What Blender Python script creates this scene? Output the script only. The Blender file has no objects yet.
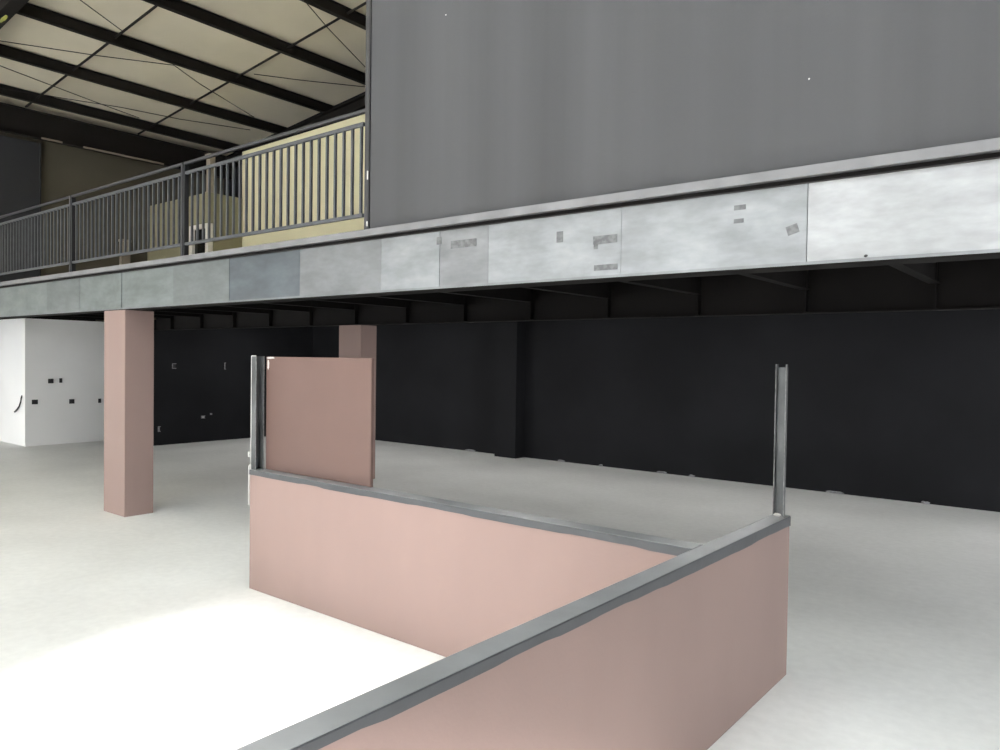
import bpy, bmesh, math, random
from mathutils import Matrix, Vector
random.seed(7)
S = bpy.context.scene
C = S.collection

# ------------------------------------------------------------------ materials
def mat(name, col, rough=0.6, metal=0.0, var=0.0, scale=3.0, col2=None, bump=0.0, spec=0.4,
        stretch=(1, 1, 1), detail=4.0, lo=0.35, hi=0.65, fine=0.0, fscale=40.0):
    m = bpy.data.materials.new(name); m.use_nodes = True
    nt = m.node_tree; N = nt.nodes; L = nt.links
    b = N['Principled BSDF']
    b.inputs['Base Color'].default_value = (*col, 1)
    b.inputs['Roughness'].default_value = rough
    b.inputs['Metallic'].default_value = metal
    b.inputs['Specular IOR Level'].default_value = spec
    tc = N.new('ShaderNodeTexCoord'); mp = N.new('ShaderNodeMapping')
    mp.inputs['Scale'].default_value = stretch
    L.new(tc.outputs['Object'], mp.inputs['Vector'])
    last = None
    if var or col2:
        c2 = col2 or tuple(min(1, c * (1 + var)) for c in col)
        c1 = col if col2 else tuple(c * (1 - var) for c in col)
        nz = N.new('ShaderNodeTexNoise'); nz.inputs['Scale'].default_value = scale
        nz.inputs['Detail'].default_value = detail
        L.new(mp.outputs['Vector'], nz.inputs['Vector'])
        rp = N.new('ShaderNodeValToRGB')
        rp.color_ramp.elements[0].position = lo; rp.color_ramp.elements[0].color = (*c1, 1)
        rp.color_ramp.elements[1].position = hi; rp.color_ramp.elements[1].color = (*c2, 1)
        L.new(nz.outputs['Fac'], rp.inputs['Fac'])
        last = rp.outputs['Color']
        if fine:
            n2 = N.new('ShaderNodeTexNoise'); n2.inputs['Scale'].default_value = fscale
            n2.inputs['Detail'].default_value = 6
            L.new(mp.outputs['Vector'], n2.inputs['Vector'])
            mr = N.new('ShaderNodeMapRange')
            mr.inputs['From Min'].default_value = 0.3; mr.inputs['From Max'].default_value = 0.7
            mr.inputs['To Min'].default_value = 1 - fine; mr.inputs['To Max'].default_value = 1 + fine
            L.new(n2.outputs['Fac'], mr.inputs['Value'])
            mx = N.new('ShaderNodeVectorMath'); mx.operation = 'SCALE'
            L.new(last, mx.inputs[0]); L.new(mr.outputs['Result'], mx.inputs['Scale'])
            last = mx.outputs['Vector']
        L.new(last, b.inputs['Base Color'])
    if bump:
        nb = N.new('ShaderNodeTexNoise'); nb.inputs['Scale'].default_value = 60
        L.new(tc.outputs['Object'], nb.inputs['Vector'])
        bp = N.new('ShaderNodeBump'); bp.inputs['Strength'].default_value = bump
        bp.inputs['Distance'].default_value = 0.01
        L.new(nb.outputs['Fac'], bp.inputs['Height']); L.new(bp.outputs['Normal'], b.inputs['Normal'])
    return m

M = {
 'concrete': mat('concrete', (.65, .655, .64), .6, col2=(.73, .735, .72), scale=.7, detail=8, fine=.04, fscale=14, bump=.05),
 'pink': mat('pink_plaster', (.255, .178, .159), .7, var=.04, scale=1.6, bump=.06, stretch=(1, 1, .4)),
 'board': mat('dusky_pink_board', (.122, .073, .062), .65, var=.05, scale=1.2, bump=.03),
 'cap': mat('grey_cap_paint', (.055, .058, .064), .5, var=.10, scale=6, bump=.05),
 'captop': mat('cap_top_lit_tone', (.185, .19, .196), .36, var=.10, scale=5, spec=.6),  # cap tops toned lighter than the sides, as if lit from above
 'black': mat('black_wall_paint', (.0095, .0098, .0115), .75, var=.22, scale=.8, spec=.15, bump=.05),
 'blacksteel': mat('black_steel_paint', (.0075, .0064, .0060), .7, var=.15, scale=3, spec=.12),
 'purlin': mat('dark_purlin_paint', (.013, .011, .010), .7, var=.15, scale=2, spec=.25),
 'slate': mat('slate_panel', (.032, .033, .038), .6, var=.06, scale=1),
 'panel': mat('grey_sheet_panel', (.063, .0635, .0665), .75, var=.15, scale=1.5, stretch=(1.5, 1, .05), spec=.25, lo=.3, hi=.7, bump=.04),
 'ledge': mat('grey_ledge_paint', (.16, .16, .166), .55, var=.12, scale=5),
 'gap': mat('dark_gap_paint', (.02, .017, .016), .8, var=.2, scale=6),
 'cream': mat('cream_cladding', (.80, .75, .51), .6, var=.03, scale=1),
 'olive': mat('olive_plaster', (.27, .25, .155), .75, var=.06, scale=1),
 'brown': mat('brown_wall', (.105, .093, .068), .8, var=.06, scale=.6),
 'roof': mat('roof_lining', (.70, .64, .51), .7, var=.05, scale=.9, detail=6, bump=.05),
 'white': mat('white_plaster', (.76, .76, .76), .75, var=.02, scale=1.2),
 'whitepaint': mat('white_frame_paint', (.75, .73, .66), .5, var=.03, scale=5),
 'plaster': mat('raw_white_plaster', (.55, .54, .52), .8, var=.06, scale=20),
 'steel': mat('raw_steel', (.115, .12, .122), .55, .3, col2=(.045, .048, .05), scale=9, stretch=(1, 1, .35), detail=6),
 'steeledge': mat('worn_steel_edge', (.16, .16, .16), .55, .2, var=.35, scale=30),
 'rail': mat('railing_steel', (.055, .055, .06), .4, .35, var=.12, scale=8),
 'railbar': mat('railing_bar_steel', (.11, .115, .125), .34, .45, var=.12, scale=8),
 'dark': mat('dark_plastic', (.018, .018, .02), .5, var=.1, scale=20),
 'glass': mat('dark_glass', (.01, .011, .01), .12, var=.05, scale=2),
 'palecol': mat('pale_post', (.28, .24, .19), .6, var=.06, scale=3),
 'scuff': mat('scuff_grey', (.095, .098, .103), .65, .1, col2=(.145, .148, .152), scale=26, detail=6, lo=.4, hi=.6),
 'yellow': mat('yellow_green_tone', (.16, .16, .03), .5, var=.2, scale=9),
 'yard': mat('outside_paving', (.42, .41, .39), .8, var=.05, scale=.5),
 'patch': mat('pale_chalk_mark', (.25, .25, .26), .8, var=.25, scale=40),
}
gm = bpy.data.materials.new('translucent_sheet'); gm.use_nodes = True
_n = gm.node_tree.nodes; _n.clear()
_o = _n.new('ShaderNodeOutputMaterial'); _t = _n.new('ShaderNodeBsdfTranslucent'); _t.inputs['Color'].default_value = (.8, .8, .78, 1)
gm.node_tree.links.new(_t.outputs[0], _o.inputs['Surface']); M['grp'] = gm
galv = []
for i, (t, r) in enumerate([((.150, .164, .166), .42), ((.165, .184, .184), .40), ((.172, .178, .186), .44),
                            ((.213, .223, .234), .42), ((.292, .299, .308), .46), ((.098, .112, .124), .42)]):
    galv.append(mat('galvanised_plate_tone_%s' % 'abcdef'[i], tuple(c * .84 for c in t), r, .3, col2=tuple(min(1, c * 1.16) for c in t),
                    scale=2.6, detail=10, stretch=(1.0, 1, 2.6), fine=.07, fscale=11, lo=.34, hi=.66))

# ------------------------------------------------------------------ mesh helpers
class MB:
    def __init__(s): s.b = bmesh.new()
    def box(s, x0, x1, y0, y1, z0, z1, bev=0.0):
        t = bmesh.new()
        bmesh.ops.create_cube(t, size=1)
        for v in t.verts:
            v.co = Vector((x0 + (v.co.x + .5) * (x1 - x0), y0 + (v.co.y + .5) * (y1 - y0), z0 + (v.co.z + .5) * (z1 - z0)))
        if bev:
            bmesh.ops.bevel(t, geom=list(t.edges), offset=bev, segments=2, affect='EDGES', profile=.5)
        s.merge(t); return s
    def merge(s, t):
        me = bpy.data.meshes.new('tmp'); t.to_mesh(me); t.free(); s.b.from_mesh(me); bpy.data.meshes.remove(me)
    def prism(s, pts, axis, a0, a1):
        """extrude a closed 2D outline along an axis ('x': pts are (y,z), 'y': (x,z), 'z': (x,y))"""
        def P(p, a):
            return {'x': (a, p[0], p[1]), 'y': (p[0], a, p[1]), 'z': (p[0], p[1], a)}[axis]
        t = bmesh.new()
        A = [t.verts.new(P(p, a0)) for p in pts]; B = [t.verts.new(P(p, a1)) for p in pts]
        n = len(pts)
        for i in range(n):
            t.faces.new((A[i], A[(i + 1) % n], B[(i + 1) % n], B[i]))
        t.faces.new(A[::-1]); t.faces.new(B)
        bmesh.ops.recalc_face_normals(t, faces=t.faces); s.merge(t); return s
    def tube(s, pts, r, seg=8):
        t = bmesh.new(); rings = []
        pts = [Vector(p) for p in pts]
        for i, p in enumerate(pts):
            d = (pts[min(i + 1, len(pts) - 1)] - pts[max(i - 1, 0)]).normalized()
            u = d.cross(Vector((0, 0, 1)))
            if u.length < 1e-4: u = Vector((1, 0, 0))
            u.normalize(); w = d.cross(u)
            rings.append([t.verts.new(p + r * (math.cos(a) * u + math.sin(a) * w)) for a in [2 * math.pi * k / seg for k in range(seg)]])
        for a, b in zip(rings, rings[1:]):
            for k in range(seg): t.faces.new((a[k], a[(k + 1) % seg], b[(k + 1) % seg], b[k]))
        t.faces.new(rings[0][::-1]); t.faces.new(rings[-1])
        bmesh.ops.recalc_face_normals(t, faces=t.faces); s.merge(t); return s
    def blob(s, c, r, seed=0, sub=2):
        t = bmesh.new(); bmesh.ops.create_icosphere(t, subdivisions=sub, radius=1)
        rr = random.Random(seed)
        for v in t.verts:
            k = 1 + rr.uniform(-.25, .25)
            v.co = Vector((c[0] + v.co.x * r[0] * k, c[1] + v.co.y * r[1] * k, c[2] + v.co.z * r[2] * k))
        s.merge(t); return s
    def build(s, name, m, parent=None, smooth=False):
        me = bpy.data.meshes.new(name); s.b.to_mesh(me); s.b.free()
        me.materials.append(m)
        if smooth:
            for p in me.polygons: p.use_smooth = True
        o = bpy.data.objects.new(name, me); C.objects.link(o)
        if parent is not None:
            o.parent = parent
            ml = Vector((0, 0, 0)); q = parent
            while q is not None: ml += q.location; q = q.parent
            for v in me.vertices: v.co -= ml
        return o

def thing(name, label, cat, loc, group=None):
    o = bpy.data.objects.new(name, None); C.objects.link(o)
    o.empty_display_size = .2; o.location = loc
    return tag(o, label, cat, group)
def tag(o, label, cat, group=None):
    o['label'] = label; o['category'] = cat
    if group: o['group'] = group
    return o
def struct(o, label=None, cat=None):
    o['kind'] = 'structure'
    if label: o['label'] = label; o['category'] = cat
    return o

# ------------------------------------------------------------------ levels (metres)
Z_SOFFIT, Z_BEAM, Z_DECK = 2.358, 2.785, 2.866
X_FAR, Y_BACK, Y_FRONT, X_RIGHT = -19.0, 11.45, -10.0, 3.6
def roof_mid(x): return 9.07 + .1 * x           # purlin centre height
PUR_H = .11

# ------------------------------------------------------------------ setting
struct(MB().box(X_FAR - .2, X_RIGHT + .2, Y_FRONT - .2, Y_BACK + .2, -.15, 0).build('floor', M['concrete']), 'pale grey polished concrete floor', 'floor')
struct(MB().box(-90, 90, -120, 60, -.30, -.16).build('ground', M['yard']), 'paved yard outside the building', 'ground')

XA, XB = X_FAR - .3, X_RIGHT + .3
SKY = [(-5.6, -3.8), (-2.9, -1.1), (-.2, 2.4)]      # roof light bays added out of view to light the hall from above
SY0, SY1 = -8.0, 3.3
def slab(xa, xb, o0=0, o1=.12):
    return [(xa, roof_mid(xa) + PUR_H + o0), (xb, roof_mid(xb) + PUR_H + o0), (xb, roof_mid(xb) + PUR_H + o1), (xa, roof_mid(xa) + PUR_H + o1)]
ro = MB()
ro.prism(slab(XA, XB), 'y', SY1, Y_BACK + .3)
ro.prism(slab(XA, XB), 'y', Y_FRONT - .3, SY0)
edges = [XA] + [v for p in SKY for v in p] + [XB]
for xa, xb in zip(edges[0::2], edges[1::2]):
    ro.prism(slab(xa, xb), 'y', SY0, SY1)
struct(ro.build('ceiling', M['roof']), 'beige lined underside of the sloping shed roof', 'ceiling')
for n, (xa, xb) in enumerate(SKY):
    struct(MB().prism(slab(xa, xb, .05, .06), 'y', SY0, SY1).build('added_roof_light_%d' % (n + 1), M['grp']), 'translucent white roof light sheet added to light the hall', 'added_roof_light')

def gable(y0, y1, xa, xb, z0):
    return [(xa, z0), (xb, z0), (xb, roof_mid(xb) + PUR_H), (xa, roof_mid(xa) + PUR_H)]
wb = struct(MB().prism(gable(0, 0, X_FAR, X_RIGHT, 0), 'y', Y_BACK, Y_BACK + .15).build('wall_back', M['black']), 'black back wall under and above the mezzanine', 'wall')
pil = MB().box(-9.1, -8.60, Y_BACK - .27, Y_BACK + .02, 0, Z_BEAM - .01).build('pilaster', M['black'], wb)
for i, (x, w) in enumerate([(-9.95, .22), (-7.75, .14), (-5.73, .16), (-5.2, .08), (-3.02, .20), (-1.87, .09), (-6.9, .07)]):
    MB().blob((x, Y_BACK - .006, .012), (w * .6, .02, .022), i).build('plaster_smear', M['patch'], wb)

# far end wall with a wide opening added out of frame to let light in, low and high parts
wl = MB()
wl.box(X_FAR - .15, X_FAR, 3.6, Y_BACK, 0, roof_mid(X_FAR) + PUR_H)
wl.box(X_FAR - .15, X_FAR, Y_FRONT, -8.0, 0, roof_mid(X_FAR) + PUR_H)
wl.box(X_FAR - .15, X_FAR, -8.0, 3.6, 1.9, roof_mid(X_FAR) + PUR_H)
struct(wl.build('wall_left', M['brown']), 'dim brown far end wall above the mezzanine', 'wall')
wf = MB()
HEAD, PIER = 6.5, [(X_FAR, -16.0), (-11.4, -11.0), (-5.6, -1.0), (3.3, X_RIGHT)]  # unseen piers and openings, added and spaced to shape the incoming daylight
for xa, xb in PIER:
    wf.box(xa, xb, Y_FRONT - .15, Y_FRONT, 0, HEAD)
wf.box(-16.0, -11.4, Y_FRONT - .15, Y_FRONT, 4.8, HEAD); wf.box(-11.0, -5.6, Y_FRONT - .15, Y_FRONT, 4.8, HEAD)
wf.prism([(X_FAR, HEAD), (X_RIGHT, HEAD), (X_RIGHT, roof_mid(X_RIGHT) + PUR_H), (X_FAR, roof_mid(X_FAR) + PUR_H)], 'y', Y_FRONT - .15, Y_FRONT)
struct(wf.build('wall_front', M['white']), 'white front wall with wide openings added for daylight', 'wall')
wr = MB()  # unseen wall, kept dark and opened low to shape the light
hr = roof_mid(X_RIGHT) + PUR_H
wr.box(X_RIGHT, X_RIGHT + .15, Y_FRONT, 4.6, 0, hr)
wr.box(X_RIGHT, X_RIGHT + .15, 4.6, 11.0, 2.33, hr)
wr.box(X_RIGHT, X_RIGHT + .15, 11.0, Y_BACK, 0, hr)
struct(wr.build('wall_right', M['slate']), 'dark grey right hand wall with a low bay added to let light in', 'wall')

# white service room and black side wall under the mezzanine
ws = struct(MB().box(X_FAR + .002, -16.645, 5.75, 7.3, 0, 2.53).build('wall_service_room', M['white']), 'white plastered corner room wall under the mezzanine', 'wall')
bs = struct(MB().box(X_FAR + .002, -15.05, 7.3, Y_BACK - .002, 0, 2.55).build('wall_side', M['black']), 'black side wall behind the pink column', 'wall')
struct(MB().box(-16.645, -16.63, 5.75, 7.3, 0, .06).build('baseboard_side', M['white']), 'low pale baseboard along the white room', 'baseboard')

# mezzanine deck, edge trim
struct(MB().box(X_FAR + .002, X_RIGHT - .002, 4.03, Y_BACK - .002, Z_BEAM + .002, Z_DECK - .006).build('mezzanine_floor', M['blacksteel']), 'mezzanine deck', 'floor')
struct(MB().box(X_FAR + .002, X_RIGHT - .002, 3.985, 4.03, 2.812, Z_DECK, .003).build('trim_1', M['ledge']), 'light grey painted deck edge running above the steel beam', 'trim')

# grey upper wall standing on the deck edge
up = struct(MB().box(-4.61, X_RIGHT - .002, 4.05, 4.15, Z_DECK + .001, 8.35).build('wall_upper', M['panel']), 'tall grey sheeted wall standing on the mezzanine edge', 'wall')
for i, (x, z, r) in enumerate([(-1.239, 3.325, .005), (-3.806, 4.348, .005)]):
    MB().blob((x, 4.049, z), (r, .003, r), i, 1).build('plaster_dot', M['plaster'], up)
edge = MB().box(-4.625, -4.61, 4.04, 4.16, Z_DECK + .001, 8.3)
edge.build('edge_angle', M['dark'], up)
MB().box(-4.668, -4.626, 4.04, 4.15, Z_DECK + .001, 8.3, .003).build('edge_channel', M['rail'], up)
for i, (z, h) in enumerate([(3.27, .07), (2.90, .04)]):
    MB().box(-4.632, -4.620, 4.034, 4.041, z, z + h, .003).build('paint_chip', M['plaster'], up)

# upper storey: cream wall, olive room with door, grey panel
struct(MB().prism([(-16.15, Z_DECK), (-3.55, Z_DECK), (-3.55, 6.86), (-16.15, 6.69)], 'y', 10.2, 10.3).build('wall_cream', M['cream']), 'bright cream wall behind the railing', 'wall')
rm = MB()
rm.box(X_FAR + .002, -16.95, 9.33, 10.19, Z_DECK, 5.58)
rm.box(-16.95, -16.12, 9.45, 10.19, Z_DECK, 5.58)
rm.box(-16.95, -16.12, 9.33, 9.45, 4.90, 5.58)
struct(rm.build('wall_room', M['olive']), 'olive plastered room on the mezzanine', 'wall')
dr = MB()
dr.box(-16.95, -16.80, 9.315, 9.44, Z_DECK, 4.88, .005); dr.box(-16.24, -16.12, 9.315, 9.44, Z_DECK, 4.88, .005)
dr.box(-16.80, -16.24, 9.315, 9.44, 4.78, 4.88, .005); 
d1 = struct(dr.build('door_1', M['whitepaint']), 'white framed doorway in the olive room', 'door')
MB().box(-16.80, -16.24, 9.38, 9.39, 4.05, 4.78).build('pane', M['glass'], d1)
MB().box(-16.80, -16.24, 9.39, 9.42, Z_DECK, 4.05).build('door_leaf', M['dark'], d1)
pc = thing('post', 'short pale post rising from the corner of the olive room', 'post', (-16.2, 9.42, 5.58))
MB().box(-16.29, -16.13, 9.36, 9.50, 5.585, 6.46, .01).build('shaft', M['palecol'], pc)
MB().box(-16.32, -16.10, 9.34, 9.52, 5.582, 5.61, .004).build('base_plate', M['palecol'], pc)
MB().box(-16.32, -16.10, 9.34, 9.52, 6.44, 6.47, .004).build('top_plate', M['palecol'], pc)
st = thing('post', 'pale low post at the left end of the olive room', 'post', (-18.9, 8.73, Z_DECK))
MB().box(-18.98, -18.84, 8.62, 8.84, Z_DECK + .002, 4.62, .01).build('shaft', M['palecol'], st)
MB().box(-18.99, -18.82, 8.60, 8.86, 4.6, 4.66, .01).build('cap', M['palecol'], st)
gp = thing('wall_panel', 'dark slate grey panel against the far brown wall', 'panel', (-18.9, 5.6, Z_DECK))
MB().box(-18.97, -18.90, 4.4, 6.82, Z_DECK + .002, 6.58, .006).build('sheet', M['slate'], gp)
MB().box(-18.98, -18.89, 6.82, 6.85, Z_DECK + .002, 6.58, .004).build('edge_strip', M['slate'], gp)

# ------------------------------------------------------------------ roof steel
PX = [-17.93, -16.14, -14.34, -12.55, -10.77]
names = ['lowest dark roof purlin, next to the deep eave girder', 'second dark roof purlin up from the eave girder',
         'middle dark roof purlin, third up from the eave girder', 'fourth dark roof purlin up from the eave girder',
         'highest dark roof purlin in view, beside the grey upper wall']
for x, nm in zip(PX, names):
    z = roof_mid(x)
    p = thing('roof_purlin', nm, 'beam', (x, 4, z - PUR_H), 'roof purlins')
    MB().box(x - .012, x + .012, Y_FRONT + .02, Y_BACK - .02, z - PUR_H + .012, z + PUR_H - .02).build('web', M['purlin'], p)
    MB().box(x - .055, x + .055, Y_FRONT + .02, Y_BACK - .02, z - PUR_H, z - PUR_H + .012).build('bottom_flange', M['purlin'], p)
    MB().box(x - .055, x + .055, Y_FRONT + .02, Y_BACK - .02, z + PUR_H - .032, z + PUR_H - .018).build('top_flange', M['purlin'], p)
for y, nm in ((6.42, 'thin straight sag rod crossing the purlins, nearer the viewer'), (8.88, 'thin straight sag rod crossing the purlins, nearer the cream wall')):
    tag(MB().tube([(x, y, roof_mid(x)) for x in (-18.55, -8.6)], .022).build('sag_rod', M['purlin']), nm, 'rod', 'roof sag rods')
wires = [
 ([[-12.6, 4.3, 7.68], [-13.22, 5.37, 7.62], [-13.74, 6.28, 7.57]], 'thin bracing wire at the top edge of the photo above the near rod'),
 ([[-15.9, 4.0, 7.36], [-15.5, 4.95, 7.39], [-14.92, 6.41, 7.45], [-14.35, 7.56, 7.5], [-14.79, 8.35, 7.46], [-15.57, 10.13, 7.38]], 'long thin bracing wire bending under the middle purlin'),
 ([[-10.4, 7.3, 7.90], [-10.73, 7.92, 7.87], [-11.19, 8.79, 7.82], [-11.91, 10.3, 7.75]], 'thin bracing wire in the highest bay beside the grey upper wall'),
 ([[-13.66, 8.88, 7.57], [-13.27, 9.72, 7.61], [-12.63, 10.93, 7.68]], 'thin bracing wire above the cream wall between middle and fourth purlins')]
for pts, nm in wires:
    tag(MB().tube(pts, .0085, 6).build('bracing_wire', M['purlin']), nm, 'wire', 'roof bracing wires')
tag(MB().tube([[-16.3, 4.4, 7.31], [-16.53, 5.28, 7.29], [-16.75, 6.09, 7.27], [-17.05, 7.3, 7.235], [-17.3, 8.3, 7.22]], .0085, 6)
    .tube([[-17.6, 5.5, 7.18], [-17.31, 6.54, 7.21], [-16.96, 7.71, 7.24], [-16.75, 8.97, 7.26], [-16.31, 10.51, 7.31]], .0085, 6).build('bracing_wire', M['purlin']),
    'crossed pair of thin bracing wires just above the lowest purlin', 'wire', 'roof bracing wires')
def rafter(y, nm, x0, x1, d, w):
    r = thing('roof_rafter', nm, 'beam', (x0, y, roof_mid(x0) - PUR_H - d))
    def sl(a, b, y0, y1):
        return MB().prism([(x0, roof_mid(x0) + a), (x1, roof_mid(x1) + a), (x1, roof_mid(x1) + b), (x0, roof_mid(x0) + b)], 'y', y0, y1)
    sl(-PUR_H - d + .015, -PUR_H - .015, y - .01, y + .01).build('web', M['purlin'], r)
    sl(-PUR_H - d, -PUR_H - d + .015, y - w / 2, y + w / 2).build('bottom_flange', M['purlin'], r)
    sl(-PUR_H - .016, -PUR_H - .001, y - w / 2, y + w / 2).build('top_flange', M['purlin'], r)
    return r
ra = rafter(4.50, 'dark roof rafter cutting the top left corner of the photo', -18.5, X_RIGHT - .02, .34, .2)
MB().blob((-13.62, 4.40, 7.075), (.16, .010, .04), 4).build('yellow_green_patch', M['yellow'], ra)  # flat yellow-green blob on the rafter's near flange edge
rafter(11.28, 'dark sloping rafter above the cream wall', -18.5, X_RIGHT - .02, .26, .22)
gd = thing('eave_girder', 'deep black eave girder across the far end of the roof', 'beam', (-18.6, 4, 6.6))
MB().box(-18.64, -18.60, Y_FRONT + .02, Y_BACK - .02, 6.625, 7.165).build('web', M['purlin'], gd)
MB().box(-18.70, -18.54, Y_FRONT + .02, Y_BACK - .02, 6.60, 6.625).build('bottom_flange', M['purlin'], gd)
MB().box(-18.70, -18.54, Y_FRONT + .02, Y_BACK - .02, 7.165, 7.185).build('top_flange', M['purlin'], gd)
for y0, y1 in ((6.72, 7.15), (7.6, 9.5)):
    MB().box(-18.535, -18.50, y0, y1, 6.585, 6.625, .004).build('lit_flange_strip', M['palecol'], gd)  # pale strips stand in for light catching the bottom flange

# ------------------------------------------------------------------ mezzanine steel
mb = thing('steel_beam', 'bare galvanised steel edge beam carrying the mezzanine', 'beam', (-9, 4.02, Z_SOFFIT))
seams = [-18.5, -13.4, -10.89, -9.884, -8.82, -7.62, -6.57, -5.47, -4.435, -3.81, -3.35, -2.308, -1.222, -.1, 1.4, 3.2, 3.55]
tones = [1, 1, 0, 1, 1, 0, 5, 2, 3, 2, 3, 3, 4, 4, 4, 4]  # plates toned brighter rightwards for reflected daylight, besides differences in finish
for k, (a, b) in enumerate(zip(seams, seams[1:])):
    MB().box(a + .0015, b - .0015, 4.020 - .0012 * (k % 3), 4.045, Z_SOFFIT + .014, Z_BEAM - .004).build('web_plate', galv[tones[k]], mb)
MB().box(-18.5, 3.55, 4.014, 4.20, Z_SOFFIT, Z_SOFFIT + .013, .003).build('bottom_flange', M['blacksteel'], mb)
MB().box(-18.5, 3.55, 4.010, 4.016, Z_SOFFIT + .006, Z_SOFFIT + .022).build('flange_lip', galv[2], mb)
MB().box(-18.5, 3.55, 4.0, 4.20, Z_BEAM - .004, Z_BEAM).build('top_flange', M['gap'], mb)
MB().box(-18.5, 3.55, 4.045, 4.055, Z_SOFFIT + .013, Z_BEAM - .004).build('back_plate', M['blacksteel'], mb)
MB().box(-8.82, -8.77, 4.008, 4.019, Z_SOFFIT + .02, Z_BEAM - .01, .002).build('stiffener', galv[1], mb)
for i, (x0, x1, z0, z1) in enumerate([(-2.505, -2.335, 2.575, 2.625), (-2.50, -2.47, 2.545, 2.58), (-2.495, -2.33, 2.412, 2.447),
        (-1.61, -1.545, 2.685, 2.712), (-1.61, -1.555, 2.615, 2.638), (-3.70, -3.46, 2.645, 2.70), (-3.84, -3.79, 2.685, 2.74), (-2.78, -2.73, 2.61, 2.68)]):
    MB().box(x0, x1, 4.0155, 4.0178, z0, z1, .0008).build('scuff_mark', M['scuff'], mb)
sc = MB().box(-.03, .03, -.001, .001, -.024, .024, .0006)
bmesh.ops.rotate(sc.b, cent=(0, 0, 0), matrix=Matrix.Rotation(-.3, 3, 'Y'), verts=sc.b.verts)
bmesh.ops.translate(sc.b, vec=(-1.295, 4.0165, 2.552), verts=sc.b.verts)
sc.build('scuff_mark', M['scuff'], mb)
MB().blob((-.94, 4.018, 2.389), (.009, .002, .008), 3, 1).build('bolt_hole', M['dark'], mb)

FILL_STRENGTH = 50.0
JX = [-1.19 - 1.093 * k for k in range(16)]
Y2 = 7.481
b2 = thing('steel_beam', 'black inner floor beam in the shadow behind the bright edge beam', 'beam', (-9, Y2, 2.338))
MB().box(-15.0, 3.55, Y2 + .07, Y2 + .085, 2.352, Z_BEAM - .012).build('web', M['blacksteel'], b2)
MB().box(-15.0, 3.55, Y2, Y2 + .16, 2.338, 2.352, .002).build('bottom_flange', M['blacksteel'], b2)
MB().box(-15.0, 3.55, Y2, Y2 + .16, Z_BEAM - .012, Z_BEAM).build('top_flange', M['blacksteel'], b2)
for x in JX:
    if x > -14.9:
        MB().box(x - .008, x + .008, Y2 + .004, Y2 + .069, 2.353, Z_BEAM - .013).build('stiffener', M['blacksteel'], b2)
ords = ['first', 'second', 'third', 'fourth', 'fifth', 'sixth', 'seventh', 'eighth', 'ninth']
for k, x in enumerate(JX):
    if k < 9:
        lab, g = '%s black floor joist from the right, between the edge beam and inner beam' % ords[k], 'floor joists under the mezzanine'
    else:
        lab, g = 'black floor joist in deep shadow at the far left of the mezzanine', 'shadowed floor joists at the far left'
    j = thing('floor_joist', lab, 'joist', (x, 4.06, 2.562), g)
    MB().box(x - .005, x + .005, 4.205, Y2 - .004, 2.572, Z_BEAM - .008).build('web', M['blacksteel'], j)
    MB().box(x - .045, x + .045, 4.205, Y2 - .004, 2.562, 2.572).build('bottom_flange', M['blacksteel'], j)
    MB().box(x - .045, x + .045, 4.205, Y2 - .004, Z_BEAM - .008, Z_BEAM).build('top_flange', M['blacksteel'], j)

# batten lights added unseen behind the inner beam to brighten the deep floor
em = mat('fill_light_diffuser', (.9, .9, .88), .5)
eb = em.node_tree.nodes['Principled BSDF']; eb.inputs['Emission Color'].default_value = (1, .98, .95, 1); eb.inputs['Emission Strength'].default_value = FILL_STRENGTH
for k, nm in enumerate(('first', 'second', 'third', 'fourth', 'fifth')):
    x = -.6 - 3.2 * k
    q = thing('added_fill_light', '%s added batten fill light from the right, unseen behind the inner beam' % nm, 'lamp', (x, 9.4, 2.73), 'added fill lights under the deck')
    MB().box(x - .75, x + .75, 9.35, 9.45, 2.73, Z_BEAM, .004).build('housing', M['white'], q)
    MB().box(x - .73, x + .73, 9.36, 9.44, 2.715, 2.729, .003).build('diffuser', em, q)
    MB().box(x - .76, x - .75, 9.34, 9.46, 2.70, Z_BEAM, .002).build('end_cap', M['white'], q)
    MB().box(x + .75, x + .76, 9.34, 9.46, 2.70, Z_BEAM, .002).build('end_cap', M['white'], q)

# ------------------------------------------------------------------ columns
def column(x0, x1, y0, y1, h, lab):
    c = thing('column', lab, 'column', ((x0 + x1) / 2, (y0 + y1) / 2, 0))
    MB().box(x0, x1, y0, y1, 0, h, .006).build('shaft', M['pink'], c)
    return c
column(-9.20, -8.675, 4.009, 4.345, Z_SOFFIT - .001, 'square pink column under the steel edge beam at the left')
column(-9.19, -8.69, 7.481, 7.797, 2.337, 'pink column in shadow behind the tall pink panel')

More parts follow.
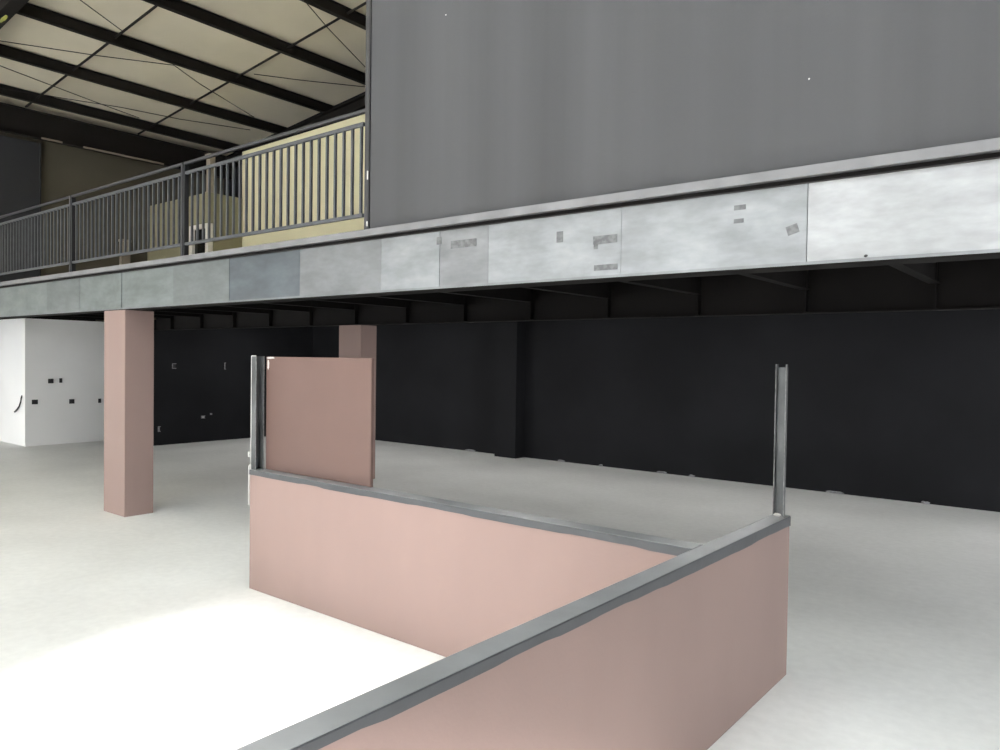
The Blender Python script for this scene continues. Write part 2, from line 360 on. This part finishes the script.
# ------------------------------------------------------------------ low walls
def wavy_cap(axis, a0, a1, c0, c1, z1, depth, n, seed, amp):
    """cap with a level top and hand-painted wavy lower edges; axis 'x' or 'y' = long direction"""
    b = bmesh.new(); rr = random.Random(seed)
    def P(a, c, z): return (a, c, z) if axis == 'x' else (c, a, z)
    prev = None; d = [depth, depth]
    rows = []
    for i in range(n + 1):
        a = a0 + (a1 - a0) * i / n
        if i % 3 == 0 or i == 0: d = [depth(a) + rr.uniform(-amp, amp) for _ in range(2)]
        e = .004
        row = [P(a, c0, z1 - d[0]), P(a, c0, z1 - e), P(a, c0 + e, z1), P(a, c1 - e, z1), P(a, c1, z1 - e), P(a, c1, z1 - d[1])]
        rows.append([b.verts.new(p) for p in row])
    for r, s in zip(rows, rows[1:]):
        for k in range(5): b.faces.new((r[k], r[k + 1], s[k + 1], s[k]))
        b.faces.new((r[5], r[0], s[0], s[5]))
    b.faces.new(rows[0][::-1]); b.faces.new(rows[-1])
    bmesh.ops.recalc_face_normals(b, faces=b.faces)
    m = MB(); m.b.free(); m.b = b; return m
H = .95
nw = thing('low_wall', 'nearest low pink wall running into the lower foreground, grey painted top', 'wall', (-1.5, 3, 0), 'low pink walls')
MB().box(-1.541, -1.452, -.8, 4.572, 0, H - .012, .004).build('body', M['pink'], nw)
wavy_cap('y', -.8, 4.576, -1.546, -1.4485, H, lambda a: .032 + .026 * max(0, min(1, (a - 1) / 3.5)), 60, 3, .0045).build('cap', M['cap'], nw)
MB().box(-1.5445, -1.4505, -.8, 4.5745, H + .0002, H + .003, .001).build('cap_top_lit', M['captop'], nw)
fw = thing('low_wall', 'farther low pink wall meeting the near one, brightly lit, grey painted top', 'wall', (-3.4, 3.5, 0), 'low pink walls')
MB().box(-5.305, -1.548, 3.437, 3.551, 0, H - .012, .004).build('body', M['pink'], fw)
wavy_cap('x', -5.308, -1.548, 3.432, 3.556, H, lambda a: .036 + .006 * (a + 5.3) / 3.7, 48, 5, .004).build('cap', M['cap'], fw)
MB().box(-5.3065, -1.549, 3.4335, 3.5545, H + .0002, H + .003, .001).build('cap_top_lit', M['captop'], fw)
MB().box(-5.318, -5.3085, 3.430, 3.450, .667, .99, .003).build('plaster_strip', M['plaster'], fw)
MB().blob((-5.314, 3.432, 1.075), (.012, .008, .022), 2).build('plaster_dab', M['plaster'], fw)

pp = thing('partition_panel', 'tall square pink panel standing upright on the farther low wall', 'panel', (-4.55, 3.53, H))
MB().box(-5.228, -3.985, 3.528, 3.553, H + .0035, 1.852, .004).build('board', M['board'], pp)
MB().box(-3.9848, -3.981, 3.529, 3.552, H + .002, 1.850).build('edge_bead', M['board'], pp)
MB().blob((-5.20, 3.5275, 1.785), (.012, .002, .04), 5).build('plaster_dab', M['plaster'], pp)
MB().blob((-5.17, 3.5275, 1.842), (.05, .002, .007), 6).build('plaster_dab', M['plaster'], pp)

def u_post(x0, x1, y0, y1, z0, z1, t, lab, notch=False):
    p = thing('steel_post', lab, 'post', ((x0 + x1) / 2, (y0 + y1) / 2, z0), 'bare steel channel posts')
    MB().box(x0, x1, y1 - t, y1, z0, z1 - (.018 if notch else 0)).build('web', M['steel'], p)
    MB().box(x0, x0 + t, y0, y1 - t, z0, z1).build('flange', M['steel'], p)
    MB().box(x1 - t, x1, y0, y1 - t, z0, z1).build('flange', M['steel'], p)
    for xa, xb in ((x0 - .001, x0 + t * .6), (x1 - t * .6, x1 + .001)):
        MB().box(xa, xb, y0 - .004, y0, z0 + .002, z1 + .001, .001).build('worn_edge', M['steeledge'], p)
    return p
lp = thing('steel_post', 'dark steel channel post at the left edge of the tall pink panel', 'post', (-5.28, 3.48, H), 'bare steel channel posts')
MB().box(-5.303, -5.297, 3.445, 3.521, H + .0035, 1.853).build('web', M['steel'], lp)
for ya, yb in ((3.445, 3.451), (3.515, 3.521)):
    MB().box(-5.297, -5.245, ya, yb, H + .0035, 1.853).build('flange', M['steel'], lp)
    MB().box(-5.245, -5.241, ya - .0005, yb + .0005, H + .0035, 1.854, .001).build('worn_edge', M['steeledge'], lp)
MB().box(-5.3055, -5.300, 3.441, 3.445, H + .0035, 1.856, .001).build('worn_edge', M['plaster'], lp)
MB().box(-5.304, -5.243, 3.443, 3.449, 1.8535, 1.859, .001).build('top_edge', M['plaster'], lp)
rp = u_post(-1.533, -1.471, 4.512, 4.540, H + .0035, 1.85, .006, 'slim grey steel channel post at the end of the nearest low wall', True)
MB().blob((-1.505, 4.50, H + .012), (.022, .010, .010), 8).build('weld_bead', M['plaster'], rp)
for i, (x, z, r) in enumerate([(-1.522, 1.43, .006), (-1.512, 1.50, .009), (-1.53, 1.47, .006), (-1.515, 1.22, .007), (-1.50, 1.31, .005), (-1.52, 1.12, .006), (-1.49, 1.06, .005)]):
    MB().blob((x + .016, 4.537, z), (r * .8, .003, r * 1.2), i, 1).build('plaster_dab', M['plaster'], rp)

# ------------------------------------------------------------------ railing
def railing(xl, xr, lab, xbar0):
    y = 4.065
    r = thing('railing_section', lab, 'railing', ((xl + xr) / 2, y, Z_DECK), 'railing sections on the mezzanine edge')
    MB().box(xl, xr, y - .016, y + .016, 3.818, 3.846, .004).build('handrail', M['rail'], r)
    MB().box(xl + .03, xr - .03, y - .015, y + .015, 3.715, 3.745, .003).build('top_rail', M['railbar'], r)
    MB().box(xl + .03, xr - .03, y - .015, y + .015, 2.985, 3.015, .003).build('bottom_rail', M['railbar'], r)
    if xl > -12.9 or True:
        MB().box(xl - .028, xl + .010, y - .03, y + .03, Z_DECK + .009, 3.814, .003).build('post', M['rail'], r)
        MB().box(xl + .0105, xl + .030, y - .02, y + .03, Z_DECK + .009, 3.814, .003).build('post_backing', M['dark'], r)
        MB().box(xl - .06, xl + .06, y - .045, y + .045, Z_DECK + .001, Z_DECK + .009).build('base_plate', M['railbar'], r)
    x = xbar0
    while x > xl + .07:
        MB().box(x - .010, x + .010, y - .010, y + .010, 3.015, 3.715).build('baluster', M['railbar'], r)
        x -= .1085
railing(-7.487, -4.672, 'right hand railing section in front of the cream wall', -4.735)
railing(-10.223, -7.515, 'middle railing section in front of the olive room', -7.60)
railing(-12.96, -10.251, 'left hand railing section at the edge of the photo', -10.335)

# ------------------------------------------------------------------ fittings on the walls
def socket(x, y, z, lab, w=.085):
    s = thing('socket_box', lab, 'socket', (x, y, z), 'black wall boxes on the white wall')
    MB().box(x - .002, x + .012, y - w / 2, y + w / 2, z - .046, z + .046, .004).build('frame', M['dark'], s)
    MB().box(x + .0121, x + .016, y - w / 2 + .014, y + w / 2 - .014, z - .034, z + .034, .002).build('insert', M['dark'], s)
socket(-16.644, 6.215, 1.287, 'wider black wall box of the upper pair on the white wall', .10)
socket(-16.644, 6.402, 1.294, 'small black wall box right of the wider one, upper pair on white wall', .055)
socket(-16.644, 5.923, .873, 'lower black wall box nearest the white room corner', .11)
socket(-16.644, 6.613, .860, 'lower black wall box in the middle of the white wall', .10)
socket(-16.644, 7.165, .855, 'lower black wall box half hidden by the pink column', .06)
tag(MB().tube([(-16.80, 5.752, 1.0), (-16.78, 5.73, .95), (-16.79, 5.72, .86), (-16.85, 5.715, .78), (-16.97, 5.715, .71), (-17.10, 5.72, .66)], .015).build('cable', M['dark'], None, True),
    'loose dark cable end sticking out of the white wall', 'cable')
def wallbox(y, z, lab, w, h, fill):
    s = thing('conduit_box', lab, 'socket', (-15.05, y, z), 'pale fittings on the black side wall')
    f = MB(); t = .014
    f.box(-15.051, -15.035, y - w / 2, y - w / 2 + t, z - h / 2, z + h / 2); f.box(-15.051, -15.035, y - w / 2, y + w / 2, z + h / 2 - t, z + h / 2)
    f.box(-15.051, -15.035, y - w / 2, y + w / 2, z - h / 2, z - h / 2 + t)
    f.build('rim', M['patch'], s)
    MB().box(-15.0495, -15.043, y - w / 2 + t + .001, y + w / 2 - t, z - h / 2 + t + .001, z + h / 2 - t - .001).build('insert', M[fill], s)
wallbox(7.958, 1.618, 'open C shaped box rim on the black wall near the column', .085, .11, 'dark')
wallbox(8.607, .529, 'bright pale fitting low on the black side wall', .09, .06, 'plaster')
wallbox(8.79, .585, 'tiny pale fitting just right of the bright one on black wall', .045, .035, 'patch')
wallbox(9.116, 1.62, 'faint narrow fitting high on the black wall left of the tall panel', .03, .15, 'dark')
wallbox(7.647, .333, 'narrow pale fitting on the black wall beside the column', .05, .11, 'patch')

# ------------------------------------------------------------------ light
W = bpy.data.worlds.new('World'); S.world = W; W.use_nodes = True
nt = W.node_tree; bg = nt.nodes['Background']
tc = nt.nodes.new('ShaderNodeTexCoord'); sp = nt.nodes.new('ShaderNodeSeparateXYZ')
rp_ = nt.nodes.new('ShaderNodeValToRGB')
nt.links.new(tc.outputs['Generated'], sp.inputs[0]); nt.links.new(sp.outputs['Z'], rp_.inputs['Fac'])
rp_.color_ramp.elements[0].position = 0.0; rp_.color_ramp.elements[0].color = (1.0, 1.0, .98, 1)
rp_.color_ramp.elements[1].position = .9; rp_.color_ramp.elements[1].color = (.62, .72, .86, 1)
nt.links.new(rp_.outputs['Color'], bg.inputs['Color'])
bg.inputs['Strength'].default_value = 6.0
sl = bpy.data.lights.new('Sun', 'SUN'); sl.energy = 24.0; sl.angle = math.radians(3.0); sl.color = (1, .985, .96)
so = bpy.data.objects.new('Sun', sl); C.objects.link(so)
el = math.radians(26); dirv = Vector((-.30, .954, 0)).normalized() * math.cos(el) + Vector((0, 0, -math.sin(el)))
so.rotation_euler = dirv.to_track_quat('-Z', 'Y').to_euler(); so.location = (3, -8, 8)

# ------------------------------------------------------------------ camera
cd = bpy.data.cameras.new('Camera'); cam = bpy.data.objects.new('Camera', cd); C.objects.link(cam)
R = Vector((0.7790235714889261, 0.626841765547364, 0.013844711268264304))
U = Vector((-0.02418955936133617, 0.00798290463786394, 0.999675516580979))
F = Vector((-0.6265278447783007, 0.7791056887220156, -0.02138189697971701))
mw = Matrix(((R.x, U.x, -F.x, 0), (R.y, U.y, -F.y, 0), (R.z, U.z, -F.z, 1.86), (0, 0, 0, 1)))
cam.matrix_world = mw
cd.sensor_width = 36; cd.sensor_fit = 'HORIZONTAL'; cd.lens = 27.2269; cd.clip_start = .05; cd.clip_end = 400
S.camera = cam
S.view_settings.view_transform = 'Standard'; S.view_settings.look = 'None'
S.view_settings.gamma = 1; S.view_settings.use_curve_mapping = False
S.view_settings.exposure = 0.36
S.cycles.max_bounces = 12; S.cycles.diffuse_bounces = 8
S.cycles.use_denoising = True
